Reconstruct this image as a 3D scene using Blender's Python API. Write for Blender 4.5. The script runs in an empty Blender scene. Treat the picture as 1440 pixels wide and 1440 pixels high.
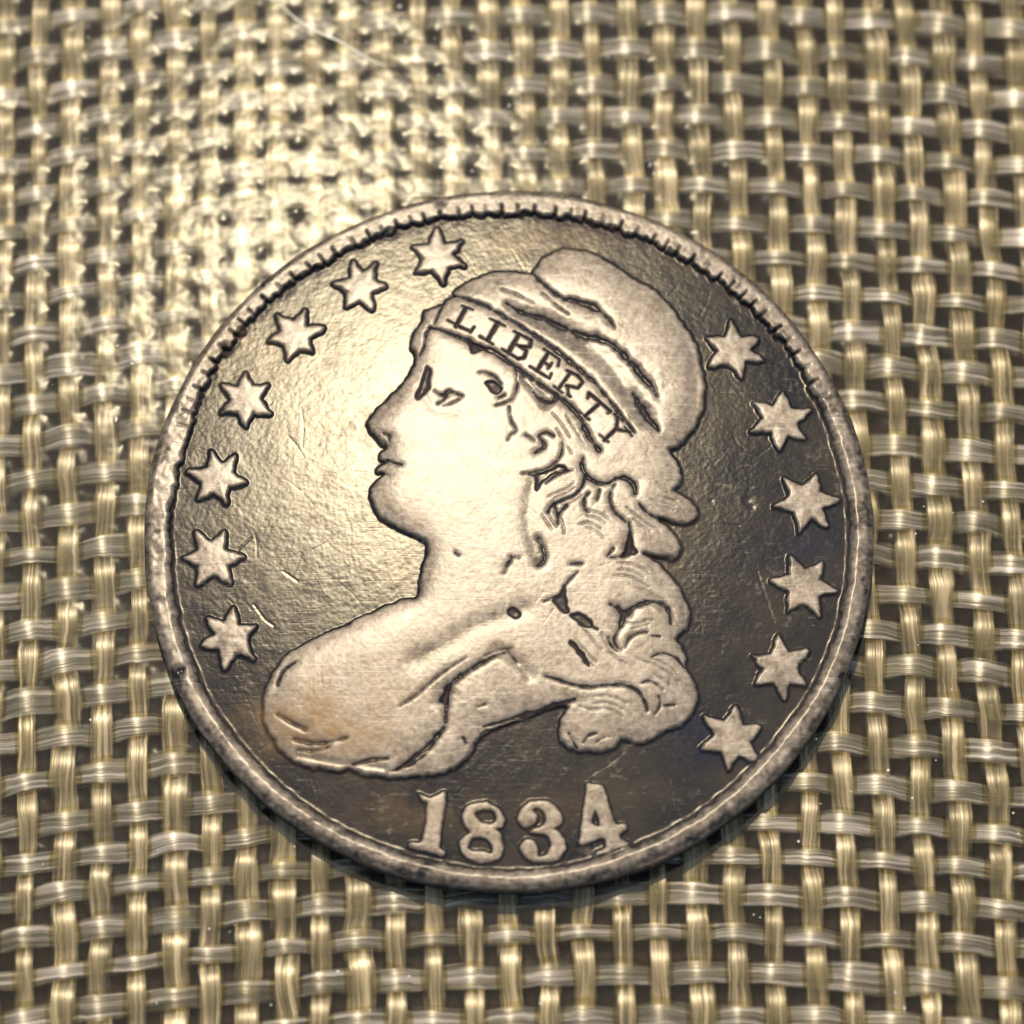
import bpy, math, random
import numpy as np
from mathutils import Vector

random.seed(7)
rng = np.random.default_rng(11)

# ------------------------------------------------------------------ camera, world, sun, exposure
# 1 unit = 1 cm.  The coin is 3.25 cm wide and lies at the origin; z = 0 is the resin surface.
SC = bpy.context.scene
SC.unit_settings.system = 'METRIC'
SC.unit_settings.scale_length = 0.01

TILT = math.radians(17.0)          # camera leans back from straight above
HF = math.radians(7.6)             # half field of view
R = 1.625                          # coin radius
ZT = 0.175                         # height of the coin's face
TH = math.tan(HF)
DIST = R / (513.0 / 720.0 * TH)
AX_R = np.array([1.0, 0.0, 0.0])
AX_U = np.array([0.0, math.cos(TILT), math.sin(TILT)])
AX_F = np.array([0.0, math.sin(TILT), -math.cos(TILT)])
CAM = np.array([0.0, 0.0, ZT]) - AX_F * DIST


def ray(px, py):
    px = np.asarray(px, float); py = np.asarray(py, float)
    u = (px - 720) / 720 * TH; v = (720 - py) / 720 * TH
    return AX_F + u[..., None] * AX_R + v[..., None] * AX_U


def on_plane(px, py, z):
    """points of the plane at height z that the measurements (px, py) refer to"""
    d = ray(px, py)
    t = (z - CAM[2]) / d[..., 2]
    return CAM + d * t[..., None]


_q = on_plane(715, 742, ZT)
CAM = CAM - np.array([_q[0], _q[1], 0.0])

cam_data = bpy.data.cameras.new('camera')
cam_data.sensor_fit = 'HORIZONTAL'
cam_data.angle = 2 * HF
cam_data.clip_start = 0.1
cam_data.clip_end = 500
cam = bpy.data.objects.new('camera', cam_data)
SC.collection.objects.link(cam)
cam.location = CAM
cam.rotation_euler = (TILT, 0, 0)
cam_data.dof.use_dof = True
cam_data.dof.focus_distance = DIST
cam_data.dof.aperture_fstop = 0.28
cam_data.lens_unit = 'MILLIMETERS'
SC.camera = cam

# the sun stands where its mirror image falls on the wet resin, upper left
_d = ray(440, 365); _d = _d / np.linalg.norm(_d)
SUN = np.array([_d[0], _d[1], -_d[2]])
SUN_EL = math.asin(SUN[2]); SUN_AZ = math.atan2(SUN[0], SUN[1])

world = bpy.data.worlds.new('World')
SC.world = world
world.use_nodes = True
wn = world.node_tree
bg = wn.nodes['Background']
sky = wn.nodes.new('ShaderNodeTexSky')
sky.sky_type = 'NISHITA'
sky.sun_disc = False
sky.sun_elevation = SUN_EL
sky.sun_rotation = SUN_AZ
wn.links.new(sky.outputs[0], bg.inputs[0])
bg.inputs[1].default_value = 0.145

sun_data = bpy.data.lights.new('sun', 'SUN')
sun_data.energy = 4.0
sun_data.angle = math.radians(0.6)
sun_data.color = (1.0, 0.895, 0.745)
sun = bpy.data.objects.new('sun', sun_data)
SC.collection.objects.link(sun)
sun.rotation_euler = Vector(SUN).to_track_quat('Z', 'Y').to_euler()

SC.view_settings.view_transform = 'Standard'
SC.view_settings.look = 'None'
SC.view_settings.gamma = 1
SC.view_settings.exposure = 0.40


# ------------------------------------------------------------------ small helpers
def tag(o, label=None, cat=None, group=None, kind=None):
    if label: o['label'] = label
    if cat: o['category'] = cat
    if group: o['group'] = group
    if kind: o['kind'] = kind
    return o


def link(name, me, mat=None, parent=None):
    o = bpy.data.objects.new(name, me)
    SC.collection.objects.link(o)
    if mat is not None: me.materials.append(mat)
    if parent is not None: o.parent = parent
    return o


def mesh_np(name, co, quads, normals=None, attr=None, tris=None):
    me = bpy.data.meshes.new(name)
    nq = len(quads); nt = 0 if tris is None else len(tris)
    me.vertices.add(len(co))
    me.vertices.foreach_set('co', np.ascontiguousarray(co, np.float32).ravel())
    me.loops.add(nq * 4 + nt * 3)
    li = np.asarray(quads, np.int32).ravel()
    st = np.arange(nq, dtype=np.int32) * 4
    if nt:
        li = np.concatenate([li, np.asarray(tris, np.int32).ravel()])
        st = np.concatenate([st, nq * 4 + np.arange(nt, dtype=np.int32) * 3])
    me.loops.foreach_set('vertex_index', li)
    me.polygons.add(nq + nt)
    me.polygons.foreach_set('loop_start', st)
    me.update(calc_edges=True)
    me.polygons.foreach_set('use_smooth', np.ones(nq + nt, bool))
    if attr is not None:
        for k, v in attr.items():
            v = np.ascontiguousarray(v, np.float32)
            if v.ndim == 2:
                a = me.attributes.new(k, 'FLOAT_VECTOR', 'POINT')
                a.data.foreach_set('vector', v.ravel())
            else:
                a = me.attributes.new(k, 'FLOAT', 'POINT')
                a.data.foreach_set('value', v)
    if normals is not None:
        me.normals_split_custom_set_from_vertices(np.ascontiguousarray(normals, np.float32))
    return me


def sstep(a, b, x):
    t = np.clip((x - a) / (b - a), 0, 1)
    return t * t * (3 - 2 * t)


def nodes(mat):
    mat.use_nodes = True
    nt = mat.node_tree
    nt.nodes.clear()
    def N(kind, **kw):
        n = nt.nodes.new(kind)
        for k, v in kw.items():
            if k.startswith('i_'):
                n.inputs[k[2:].replace('_', ' ')].default_value = v
            else:
                setattr(n, k, v)
        return n
    def L(a, b): nt.links.new(a, b)
    return nt, N, L


def ramp(N, stops, interp='LINEAR'):
    r = N('ShaderNodeValToRGB')
    r.color_ramp.interpolation = interp
    el = r.color_ramp.elements
    while len(el) < len(stops): el.new(0.5)
    for e, (p, c) in zip(el, stops):
        e.position = p
        e.color = (c, c, c, 1) if not isinstance(c, tuple) else (*c, 1)
    return r


# ------------------------------------------------------------------ materials
SHEEN_R0, SHEEN_R1, SHEEN_F0, SHEEN_F1, BROAD = 0.222, 0.28, 0.0108, 0.0112, 0.22


def coin_material():
    m = bpy.data.materials.new('worn silver')
    nt, N, L = nodes(m)
    out = N('ShaderNodeOutputMaterial')
    tc = N('ShaderNodeTexCoord')
    at = N('ShaderNodeAttribute', attribute_name='wear')
    # mottling of the toning
    big = N('ShaderNodeTexNoise', i_Scale=2.2, i_Detail=4.0, i_Roughness=0.6)
    mid = N('ShaderNodeTexNoise', i_Scale=11.0, i_Detail=6.0, i_Roughness=0.7)
    fine = N('ShaderNodeTexNoise', i_Scale=42.0, i_Detail=5.0, i_Roughness=0.75)
    for n in (big, mid, fine): L(tc.outputs['Object'], n.inputs['Vector'])
    # hairline scratches: two stretched noises
    def scratch(ang, sx, sy, lo):
        mp = N('ShaderNodeMapping'); mp.inputs['Rotation'].default_value = (0, 0, math.radians(ang))
        mp.inputs['Scale'].default_value = (sx, sy, 1)
        L(tc.outputs['Object'], mp.inputs['Vector'])
        n = N('ShaderNodeTexNoise', i_Scale=1.0, i_Detail=2.0, i_Roughness=0.6)
        L(mp.outputs[0], n.inputs['Vector'])
        r = ramp(N, [(lo, 0.0), (lo + 0.10, 1.0)])
        L(n.outputs['Fac'], r.inputs[0])
        return r.outputs[0]
    s1 = scratch(-27, 5, 70, 0.60)
    s2 = scratch(35, 6, 85, 0.63)
    s3 = scratch(-75, 7, 80, 0.66)
    mx = N('ShaderNodeMath', operation='MAXIMUM'); L(s1, mx.inputs[0]); L(s2, mx.inputs[1])
    mx2 = N('ShaderNodeMath', operation='MAXIMUM'); L(mx.outputs[0], mx2.inputs[0]); L(s3, mx2.inputs[1])
    scr = mx2.outputs[0]
    # wear, broken up by grain and scratches
    w1 = N('ShaderNodeMath', operation='MULTIPLY_ADD'); L(mid.outputs['Fac'], w1.inputs[0])
    w1.inputs[1].default_value = 0.22; L(at.outputs['Fac'], w1.inputs[2])
    w2 = N('ShaderNodeMath', operation='MULTIPLY_ADD'); L(fine.outputs['Fac'], w2.inputs[0])
    w2.inputs[1].default_value = 0.34; L(w1.outputs[0], w2.inputs[2])
    w3 = N('ShaderNodeMath', operation='MULTIPLY_ADD'); L(scr, w3.inputs[0])
    w3.inputs[1].default_value = 0.13; L(w2.outputs[0], w3.inputs[2])
    w4 = N('ShaderNodeMath', operation='SUBTRACT', use_clamp=True); L(w3.outputs[0], w4.inputs[0]); w4.inputs[1].default_value = 0.385
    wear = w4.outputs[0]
    # toned colour; grime (wear below zero) sits in the cuts; shade painted inside the rim uses it too
    tone = ramp(N, [(0.34, (0.008, 0.009, 0.0115)), (0.50, (0.016, 0.0152, 0.0145)), (0.70, (0.031, 0.026, 0.020))])
    L(big.outputs['Fac'], tone.inputs[0])
    silver = ramp(N, [(0.36, (0.12, 0.088, 0.058)), (0.5, (0.24, 0.19, 0.135)), (0.66, (0.33, 0.275, 0.21))])
    sm = N('ShaderNodeMix', data_type='FLOAT'); sm.inputs[0].default_value = 0.55; L(mid.outputs['Fac'], sm.inputs[2]); L(fine.outputs['Fac'], sm.inputs[3]); sa = N('ShaderNodeMath', operation='MULTIPLY_ADD'); L(scr, sa.inputs[0]); sa.inputs[1].default_value = 0.10; L(sm.outputs[0], sa.inputs[2]); L(sa.outputs[0], silver.inputs[0])
    grime_shade = N('ShaderNodeMath', operation='MULTIPLY', use_clamp=True); L(at.outputs['Fac'], grime_shade.inputs[0]); grime_shade.inputs[1].default_value = -2.0
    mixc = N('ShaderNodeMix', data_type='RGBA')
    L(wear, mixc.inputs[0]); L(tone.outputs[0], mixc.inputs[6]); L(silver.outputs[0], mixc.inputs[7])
    st = N('ShaderNodeAttribute', attribute_name='stain')
    sp = N('ShaderNodeMath', operation='MULTIPLY', use_clamp=True); L(st.outputs['Fac'], sp.inputs[0]); L(mid.outputs['Fac'], sp.inputs[1])
    sn0 = N('ShaderNodeMath', operation='MULTIPLY'); L(st.outputs['Fac'], sn0.inputs[0]); sn0.inputs[1].default_value = -1.4
    sn = N('ShaderNodeMath', operation='MULTIPLY', use_clamp=True); L(sn0.outputs[0], sn.inputs[0]); L(mid.outputs['Fac'], sn.inputs[1])
    g1 = N('ShaderNodeMix', data_type='RGBA'); L(sp.outputs[0], g1.inputs[0]); L(mixc.outputs[2], g1.inputs[6]); g1.inputs[7].default_value = (0.15, 0.092, 0.042, 1)
    g2_ = N('ShaderNodeMix', data_type='RGBA'); L(sn.outputs[0], g2_.inputs[0]); L(g1.outputs[2], g2_.inputs[6]); g2_.inputs[7].default_value = (0.012, 0.013, 0.022, 1)
    mixg = N('ShaderNodeMix', data_type='RGBA'); L(grime_shade.outputs[0], mixg.inputs[0]); L(g2_.outputs[2], mixg.inputs[6]); mixg.inputs[7].default_value = (0.040, 0.031, 0.029, 1)
    col = mixg.outputs[2]
    dif = N('ShaderNodeBsdfDiffuse'); L(col, dif.inputs[0])
    broad_ = N('ShaderNodeBsdfAnisotropic', distribution='GGX'); L(col, broad_.inputs['Color']); broad_.inputs['Roughness'].default_value = 0.52
    sheen = N('ShaderNodeBsdfAnisotropic', distribution='BECKMANN'); sheen.inputs['Color'].default_value = (1.0, 0.93, 0.78, 1)
    sc = N('ShaderNodeMix', data_type='RGBA'); L(wear, sc.inputs[0]); sc.inputs[6].default_value = (1.0, 0.90, 0.68, 1); sc.inputs[7].default_value = (1.0, 0.95, 0.82, 1); L(sc.outputs[2], sheen.inputs['Color'])
    ro = N('ShaderNodeMapRange'); L(wear, ro.inputs[0]); ro.inputs[3].default_value = SHEEN_R0; ro.inputs[4].default_value = SHEEN_R1
    L(ro.outputs[0], sheen.inputs['Roughness'])
    fr = N('ShaderNodeMapRange'); L(wear, fr.inputs[0]); fr.inputs[3].default_value = SHEEN_F0; fr.inputs[4].default_value = SHEEN_F1
    gk = N('ShaderNodeMath', operation='MULTIPLY_ADD'); L(grime_shade.outputs[0], gk.inputs[0]); gk.inputs[1].default_value = -0.97; gk.inputs[2].default_value = 1.0
    ff = N('ShaderNodeMath', operation='MULTIPLY'); L(fr.outputs[0], ff.inputs[0]); L(gk.outputs[0], ff.inputs[1])
    mA = N('ShaderNodeMixShader'); mA.inputs[0].default_value = BROAD; L(dif.outputs[0], mA.inputs[1]); L(broad_.outputs[0], mA.inputs[2])
    mB = N('ShaderNodeMixShader'); L(ff.outputs[0], mB.inputs[0]); L(mA.outputs[0], mB.inputs[1]); L(sheen.outputs[0], mB.inputs[2])
    L(mB.outputs[0], out.inputs[0])
    # relief too fine to model: grain, pits, scratches
    b1 = N('ShaderNodeMath', operation='MULTIPLY_ADD'); L(fine.outputs['Fac'], b1.inputs[0]); b1.inputs[1].default_value = 0.75
    b0 = N('ShaderNodeMath', operation='MULTIPLY'); L(mid.outputs['Fac'], b0.inputs[0]); b0.inputs[1].default_value = 0.25; L(b0.outputs[0], b1.inputs[2])
    b2 = N('ShaderNodeMath', operation='MULTIPLY_ADD'); L(scr, b2.inputs[0]); b2.inputs[1].default_value = -0.22; L(b1.outputs[0], b2.inputs[2])
    bu = N('ShaderNodeBump', i_Strength=0.30, i_Distance=0.009)
    L(b2.outputs[0], bu.inputs['Height'])
    for sh in (dif, broad_): L(bu.outputs[0], sh.inputs['Normal'])
    bs = N('ShaderNodeBump', i_Strength=0.045, i_Distance=0.010)
    L(b2.outputs[0], bs.inputs['Height']); L(bs.outputs[0], sheen.inputs['Normal'])
    return m


def strand_material(name, cols, along, TINT):
    m = bpy.data.materials.new(name)
    nt, N, L = nodes(m)
    out = N('ShaderNodeOutputMaterial')
    p = N('ShaderNodeBsdfPrincipled')
    tc = N('ShaderNodeTexCoord')
    fa = N('ShaderNodeAttribute', attribute_name='fibre')
    def streak(across, along_, detail):
        mp = N('ShaderNodeMapping')
        mp.inputs['Scale'].default_value = (across, along_, 1)
        L(fa.outputs['Vector'], mp.inputs['Vector'])
        n = N('ShaderNodeTexNoise', i_Scale=1.0, i_Detail=detail, i_Roughness=0.6)
        L(mp.outputs[0], n.inputs['Vector'])
        return n
    a = streak(4.5, 0.8, 3.0); b = streak(1.6, 2.4, 2.0)
    big = N('ShaderNodeTexNoise', i_Scale=1.1, i_Detail=3.0); L(tc.outputs['Object'], big.inputs['Vector'])
    av = N('ShaderNodeMath', operation='MULTIPLY_ADD'); L(a.outputs['Fac'], av.inputs[0]); av.inputs[1].default_value = 0.6
    bb = N('ShaderNodeMath', operation='MULTIPLY_ADD'); L(b.outputs['Fac'], bb.inputs[0]); bb.inputs[1].default_value = 0.4
    bb.inputs[2].default_value = 0.0; L(bb.outputs[0], av.inputs[2])
    r = ramp(N, [(0.36, cols[0]), (0.5, cols[1]), (0.64, cols[2])]); L(av.outputs[0], r.inputs[0])
    L(r.outputs[0], p.inputs['Base Color'])
    p.inputs['Roughness'].default_value = 0.31
    p.inputs['Specular IOR Level'].default_value = 1.0
    p.inputs['Specular Tint'].default_value = TINT
    bu = N('ShaderNodeBump', i_Strength=0.45, i_Distance=0.010); L(av.outputs[0], bu.inputs['Height']); L(bu.outputs[0], p.inputs['Normal'])
    tr = N('ShaderNodeBsdfTranslucent'); L(r.outputs[0], tr.inputs['Color'])
    tp = N('ShaderNodeBsdfTransparent'); tp.inputs['Color'].default_value = (0.86, 0.84, 0.72, 1)
    ea = N('ShaderNodeAttribute', attribute_name='side')
    es = N('ShaderNodeMapRange', interpolation_type='SMOOTHSTEP'); L(ea.outputs['Fac'], es.inputs[0]); es.inputs[1].default_value = 0.34; es.inputs[2].default_value = 1.0; es.inputs[3].default_value = 0.0; es.inputs[4].default_value = 0.78
    al = N('ShaderNodeMapRange'); L(av.outputs[0], al.inputs[0]); al.inputs[1].default_value = 0.38; al.inputs[2].default_value = 0.60; al.inputs[3].default_value = 0.80; al.inputs[4].default_value = 0.30
    alf = N('ShaderNodeMath', operation='ADD', use_clamp=True); L(es.outputs[0], alf.inputs[0]); L(al.outputs[0], alf.inputs[1])
    m1 = N('ShaderNodeMixShader'); m1.inputs[0].default_value = 0.22; L(p.outputs[0], m1.inputs[1]); L(tr.outputs[0], m1.inputs[2])
    m2 = N('ShaderNodeMixShader'); L(alf.outputs[0], m2.inputs[0]); L(m1.outputs[0], m2.inputs[1]); L(tp.outputs[0], m2.inputs[2])
    L(m2.outputs[0], out.inputs[0])
    return m


def resin_material():
    m = bpy.data.materials.new('clear resin')
    nt, N, L = nodes(m)
    out = N('ShaderNodeOutputMaterial')
    tc = N('ShaderNodeTexCoord')
    n1 = N('ShaderNodeTexNoise', i_Scale=6.5, i_Detail=2.0, i_Roughness=0.5)
    L(tc.outputs['Object'], n1.inputs['Vector'])
    bu = N('ShaderNodeBump', i_Strength=0.33, i_Distance=0.010); L(n1.outputs['Fac'], bu.inputs['Height'])
    g = N('ShaderNodeBsdfGlossy', distribution='BECKMANN'); g.inputs['Roughness'].default_value = 0.138; g.inputs['Color'].default_value = (1.0, 0.93, 0.72, 1)
    L(bu.outputs[0], g.inputs['Normal'])
    t = N('ShaderNodeBsdfTransparent'); t.inputs['Color'].default_value = (0.97, 0.96, 0.90, 1)
    f = N('ShaderNodeFresnel'); f.inputs['IOR'].default_value = 1.5; L(bu.outputs[0], f.inputs['Normal'])
    fs = N('ShaderNodeMath', operation='MULTIPLY'); fs.inputs[1].default_value = 0.023; L(f.outputs[0], fs.inputs[0])   # the surface is dull with wear
    mx = N('ShaderNodeMixShader'); L(fs.outputs[0], mx.inputs[0]); L(t.outputs[0], mx.inputs[1]); L(g.outputs[0], mx.inputs[2])
    # slightly milky
    dd = N('ShaderNodeBsdfDiffuse'); dd.inputs['Color'].default_value = (0.80, 0.74, 0.56, 1)
    mm = N('ShaderNodeMixShader'); mm.inputs[0].default_value = 0.014
    g2 = N('ShaderNodeBsdfGlossy', distribution='GGX'); g2.inputs['Roughness'].default_value = 0.30
    m3 = N('ShaderNodeMixShader'); m3.inputs[0].default_value = 0.0012; L(mx.outputs[0], m3.inputs[1]); L(g2.outputs[0], m3.inputs[2])
    L(m3.outputs[0], mm.inputs[1]); L(dd.outputs[0], mm.inputs[2])
    L(mm.outputs[0], out.inputs[0])
    return m


def plain(name, c0, c1, scale, rough):
    m = bpy.data.materials.new(name)
    nt, N, L = nodes(m)
    out = N('ShaderNodeOutputMaterial'); p = N('ShaderNodeBsdfPrincipled'); L(p.outputs[0], out.inputs[0])
    tc = N('ShaderNodeTexCoord'); n = N('ShaderNodeTexNoise', i_Scale=scale, i_Detail=5.0); L(tc.outputs['Object'], n.inputs['Vector'])
    r = ramp(N, [(0.35, c0), (0.65, c1)]); L(n.outputs['Fac'], r.inputs[0]); L(r.outputs[0], p.inputs['Base Color'])
    p.inputs['Roughness'].default_value = rough
    return m


M_COIN = coin_material()
M_WARP = strand_material('pale glass fibre, lengthwise', [(0.085, 0.064, 0.030), (0.225, 0.170, 0.086), (0.62, 0.48, 0.28)], 'y', (1.0, 0.90, 0.76, 1))
M_WEFT = strand_material('pale glass fibre, crosswise', [(0.075, 0.064, 0.042), (0.175, 0.150, 0.108), (0.55, 0.47, 0.41)], 'x', (1.0, 0.95, 0.92, 1))
M_RESIN = resin_material()
M_BACK = plain('dark brown table top', (0.011, 0.0055, 0.0035), (0.024, 0.0125, 0.0075), 3.0, 0.95)
M_BACK.node_tree.nodes['Principled BSDF'].inputs['Specular IOR Level'].default_value = 0.1
M_DUST = plain('pale dust', (0.45, 0.40, 0.32), (0.62, 0.58, 0.50), 20.0, 0.6)
M_LINT = plain('pale lint', (0.70, 0.64, 0.45), (0.80, 0.75, 0.60), 20.0, 0.4)

# ------------------------------------------------------------------ table top under the mat
me = mesh_np('table_top', np.array([[-30, -30, -0.16], [30, -30, -0.16], [30, 30, -0.16], [-30, 30, -0.16]], float), np.array([[0, 1, 2, 3]]))
tag(link('table_top', me, M_BACK), kind='structure')

# ------------------------------------------------------------------ woven glass mat
mat_root = bpy.data.objects.new('woven_mat', None)
SC.collection.objects.link(mat_root)
tag(mat_root, 'translucent mat of woven pale glass strands under clear resin, below the coin', 'mat')

ZC = -0.062            # mid height of the weave
AMP = 0.0185
HALF_T = 0.0065
# measured warp strands: (x at the far edge, x at the near edge)
WARP = [(8, -20), (57, 33), (103, 88), (155, 140), (200, 192), (250, 245), (293, 297), (345, 348), (388, 402), (442, 452),
        (487, 507), (537, 558), (587, 612), (635, 665), (685, 720), (733, 773), (782, 823), (830, 878), (880, 930), (930, 987),
        (975, 1040), (1025, 1093), (1078, 1150), (1128, 1200), (1173, 1257), (1227, 1310), (1272, 1363), (1322, 1420), (1368, 1472), (1423, 1527)]
for k in range(5): WARP.insert(0, (WARP[0][0] - 48.6, WARP[0][1] - 52.5))
for k in range(5): WARP.append((WARP[-1][0] + 49, WARP[-1][1] + 53))
W0 = 5                 # index of the first measured strand
GAPS = [10, 60, 107, 157, 203, 253, 300, 353, 397, 450, 497, 547, 603, 658, 710, 760, 813, 867, 917, 967, 1023, 1085, 1140, 1193, 1243, 1300, 1353, 1415]
for k in range(6): GAPS.insert(0, GAPS[0] - 47.5)
for k in range(6): GAPS.append(GAPS[-1] + 55.5)
G0 = 6
ROWS = [(a + b) / 2 for a, b in zip(GAPS[:-1], GAPS[1:])]


def row_y(y0, px):                     # the weft is bowed
    return y0 - 15.7 + 8.5e-5 * (px - 900.0) ** 2


def warp_x(i, py):
    a, b = WARP[i]
    return a + (b - a) * py / 1400.0


def cross(i, y0):
    px = 700.0
    for _ in range(4):
        py = row_y(y0, px); px = warp_x(i, py)
    return px, py


NI, NJ = len(WARP), len(ROWS)
XC = np.zeros((NI, NJ, 2))
for i in range(NI):
    for j in range(NJ):
        px, py = cross(i, ROWS[j])
        XC[i, j] = on_plane(px, py, ZC)[:2]
XC += rng.normal(0, 0.0048, XC.shape)


def strand(path, sign, half_w, lead=0.0, flat=1.0):
    """path: crossings (n,2); sign[k]=+1 where this strand is on top"""
    n = len(path); S = 7
    pts = []; zs = []
    ext = np.concatenate([2 * path[:1] - path[1:2], path, 2 * path[-1:] - path[-2:-1]])
    for k in range(n - 1):
        p0, p1, p2, p3 = ext[k], ext[k + 1], ext[k + 2], ext[k + 3]
        for s in range(S):
            t = s / S
            pts.append(0.5 * (2 * p1 + (p2 - p0) * t + (2 * p0 - 5 * p1 + 4 * p2 - p3) * t * t + (3 * p1 - p0 - 3 * p2 + p3) * t ** 3))
            c = math.cos(math.pi * (t + lead)); zs.append(sign[k] * math.copysign(abs(c) ** flat, c))
    pts.append(path[-1]); zs.append(sign[-1])
    pts = np.array(pts); zs = np.array(zs)
    m = len(pts)
    tn = np.gradient(pts, axis=0); tn /= np.linalg.norm(tn, axis=1)[:, None]
    nr = np.stack([-tn[:, 1], tn[:, 0]], 1)
    wob = np.convolve(rng.normal(0, 1, m + 14), np.ones(15) / 15, 'valid')
    wob2 = np.convolve(rng.normal(0, 1, m + 8), np.ones(9) / 9, 'valid')
    hw = half_w * (1 + 0.30 * wob)
    K = 12
    co = np.zeros((m, K, 3))
    for q in range(K):
        a = 2 * math.pi * q / K
        ca, sa = math.cos(a), math.sin(a)
        ca = math.copysign(abs(ca) ** 0.8, ca)
        co[:, q, :2] = pts + nr * (ca * hw + 0.006 * wob2)[:, None]
        co[:, q, 2] = ZC + AMP * zs + sa * HALF_T * (1 + 0.12 * wob2)
    idx = np.arange(m * K).reshape(m, K)
    a = idx[:-1]; b = idx[1:]
    quads = np.stack([a, b, np.roll(b, -1, 1), np.roll(a, -1, 1)], -1).reshape(-1, 4)
    side = np.abs(np.cos(2 * np.pi * np.arange(K) / K))
    alen = np.concatenate([[0], np.cumsum(np.linalg.norm(np.diff(pts, axis=0), axis=1))])
    fib = np.zeros((m, K, 3))
    fib[:, :, 0] = np.cos(2 * np.pi * np.arange(K) / K)[None] + 0.25 * wob2[:, None]
    fib[:, :, 1] = alen[:, None]
    fib[:, :, 2] = rng.uniform(0, 60) + (np.sin(2 * np.pi * np.arange(K) / K) < -0.1)[None] * 7.0
    return co.reshape(-1, 3), quads, {'side': np.tile(side, m), 'fibre': fib.reshape(-1, 3)}


for i in range(NI):
    sg = [1 if ((i - W0) + (j - G0)) % 2 == 0 else -1 for j in range(NJ)]
    co, q, sd = strand(XC[i], sg, 0.066 * rng.uniform(0.86, 1.12), 0.26, 0.7)
    link('warp_strand', mesh_np('warp_strand', co, q, None, sd), M_WARP, mat_root)
for j in range(NJ):
    sg = [-1 if ((i - W0) + (j - G0)) % 2 == 0 else 1 for i in range(NI)]
    co, q, sd = strand(XC[:, j], sg, 0.066 * rng.uniform(0.84, 1.14), 0.06)
    link('weft_strand', mesh_np('weft_strand', co, q, None, sd), M_WEFT, mat_root)

# resin surface: sinks a little over every hole of the weave
x0, x1, y0, y1 = -3.0, 3.1, -2.9, 3.6
st = 0.0105
gx = np.arange(x0, x1, st); gy = np.arange(y0, y1, st)
GX, GY = np.meshgrid(gx, gy)
RZ = np.zeros_like(GX)
for i in range(NI - 1):
    for j in range(NJ - 1):
        c = (XC[i, j] + XC[i + 1, j] + XC[i, j + 1] + XC[i + 1, j + 1]) / 4 + rng.normal(0, 0.004, 2)
        s = 0.027 * rng.uniform(0.85, 1.15); dep = 0.0015 * rng.uniform(0.5, 1.4)
        ia, ib = np.searchsorted(gx, [c[0] - 4 * s, c[0] + 4 * s]); ja, jb = np.searchsorted(gy, [c[1] - 4 * s, c[1] + 4 * s])
        if ib <= ia or jb <= ja: continue
        d2 = (GX[ja:jb, ia:ib] - c[0]) ** 2 + (GY[ja:jb, ia:ib] - c[1]) ** 2
        RZ[ja:jb, ia:ib] -= dep * np.exp(-d2 / (2 * s * s))
for k in range(40):
    fx, fy = rng.normal(0, 5, 2); RZ += 0.00022 * np.sin(GX * fx + GY * fy + rng.uniform(0, 6.28)) / (1 + 0.1 * math.hypot(fx, fy))
nyy, nxx = GX.shape
idx = np.arange(nyy * nxx).reshape(nyy, nxx)
quads = np.stack([idx[:-1, :-1], idx[:-1, 1:], idx[1:, 1:], idx[1:, :-1]], -1).reshape(-1, 4)
resin = link('resin_coat', mesh_np('resin_coat', np.stack([GX, GY, RZ], -1).reshape(-1, 3), quads), M_RESIN, mat_root)

# ------------------------------------------------------------------ the coin's face as a height map
NG = 1000
PX = R / 513.0                       # one measured unit on the coin
EXT = R + 4 * PX
ax = np.linspace(-EXT, EXT, NG)
STEP = ax[1] - ax[0]
CX, CY = np.meshgrid(ax, ax)         # rows: y
RR = np.hypot(CX, CY) / PX
AN = np.arctan2(CY, CX)


def C(points):
    p = np.asarray(points, float)
    q = on_plane(p[:, 0], p[:, 1], ZT)
    return q[:, :2]


def crop(x0, y0, s, pts):
    return [(x0 + p[0] / s, y0 + p[1] / s) for p in pts]


def smooth(p, closed, n=5):
    p = np.asarray(p, float); m = len(p); out = []
    rngk = range(m if closed else m - 1)
    for k in rngk:
        if closed: p0, p1, p2, p3 = p[k - 1], p[k], p[(k + 1) % m], p[(k + 2) % m]
        else: p0, p1, p2, p3 = p[max(k - 1, 0)], p[k], p[k + 1], p[min(k + 2, m - 1)]
        for s in range(n):
            t = s / n
            out.append(0.5 * (2 * p1 + (p2 - p0) * t + (2 * p0 - 5 * p1 + 4 * p2 - p3) * t * t + (3 * p1 - p0 - 3 * p2 + p3) * t ** 3))
    if not closed: out.append(p[-1])
    return np.array(out)


def inside(poly):
    """even-odd fill on the grid"""
    m = np.zeros((NG, NG), bool)
    a = poly; b = np.roll(poly, -1, 0)
    r0 = max(int((poly[:, 1].min() + EXT) / STEP) - 1, 0); r1 = min(int((poly[:, 1].max() + EXT) / STEP) + 2, NG)
    for r in range(r0, r1):
        y = ax[r]
        hit = (a[:, 1] > y) != (b[:, 1] > y)
        if not hit.any(): continue
        xs = np.sort(a[hit, 0] + (y - a[hit, 1]) / (b[hit, 1] - a[hit, 1]) * (b[hit, 0] - a[hit, 0]))
        for k in range(0, len(xs) - 1, 2):
            i0, i1 = np.searchsorted(ax, [xs[k], xs[k + 1]])
            m[r, i0:i1] = True
    return m


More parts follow.
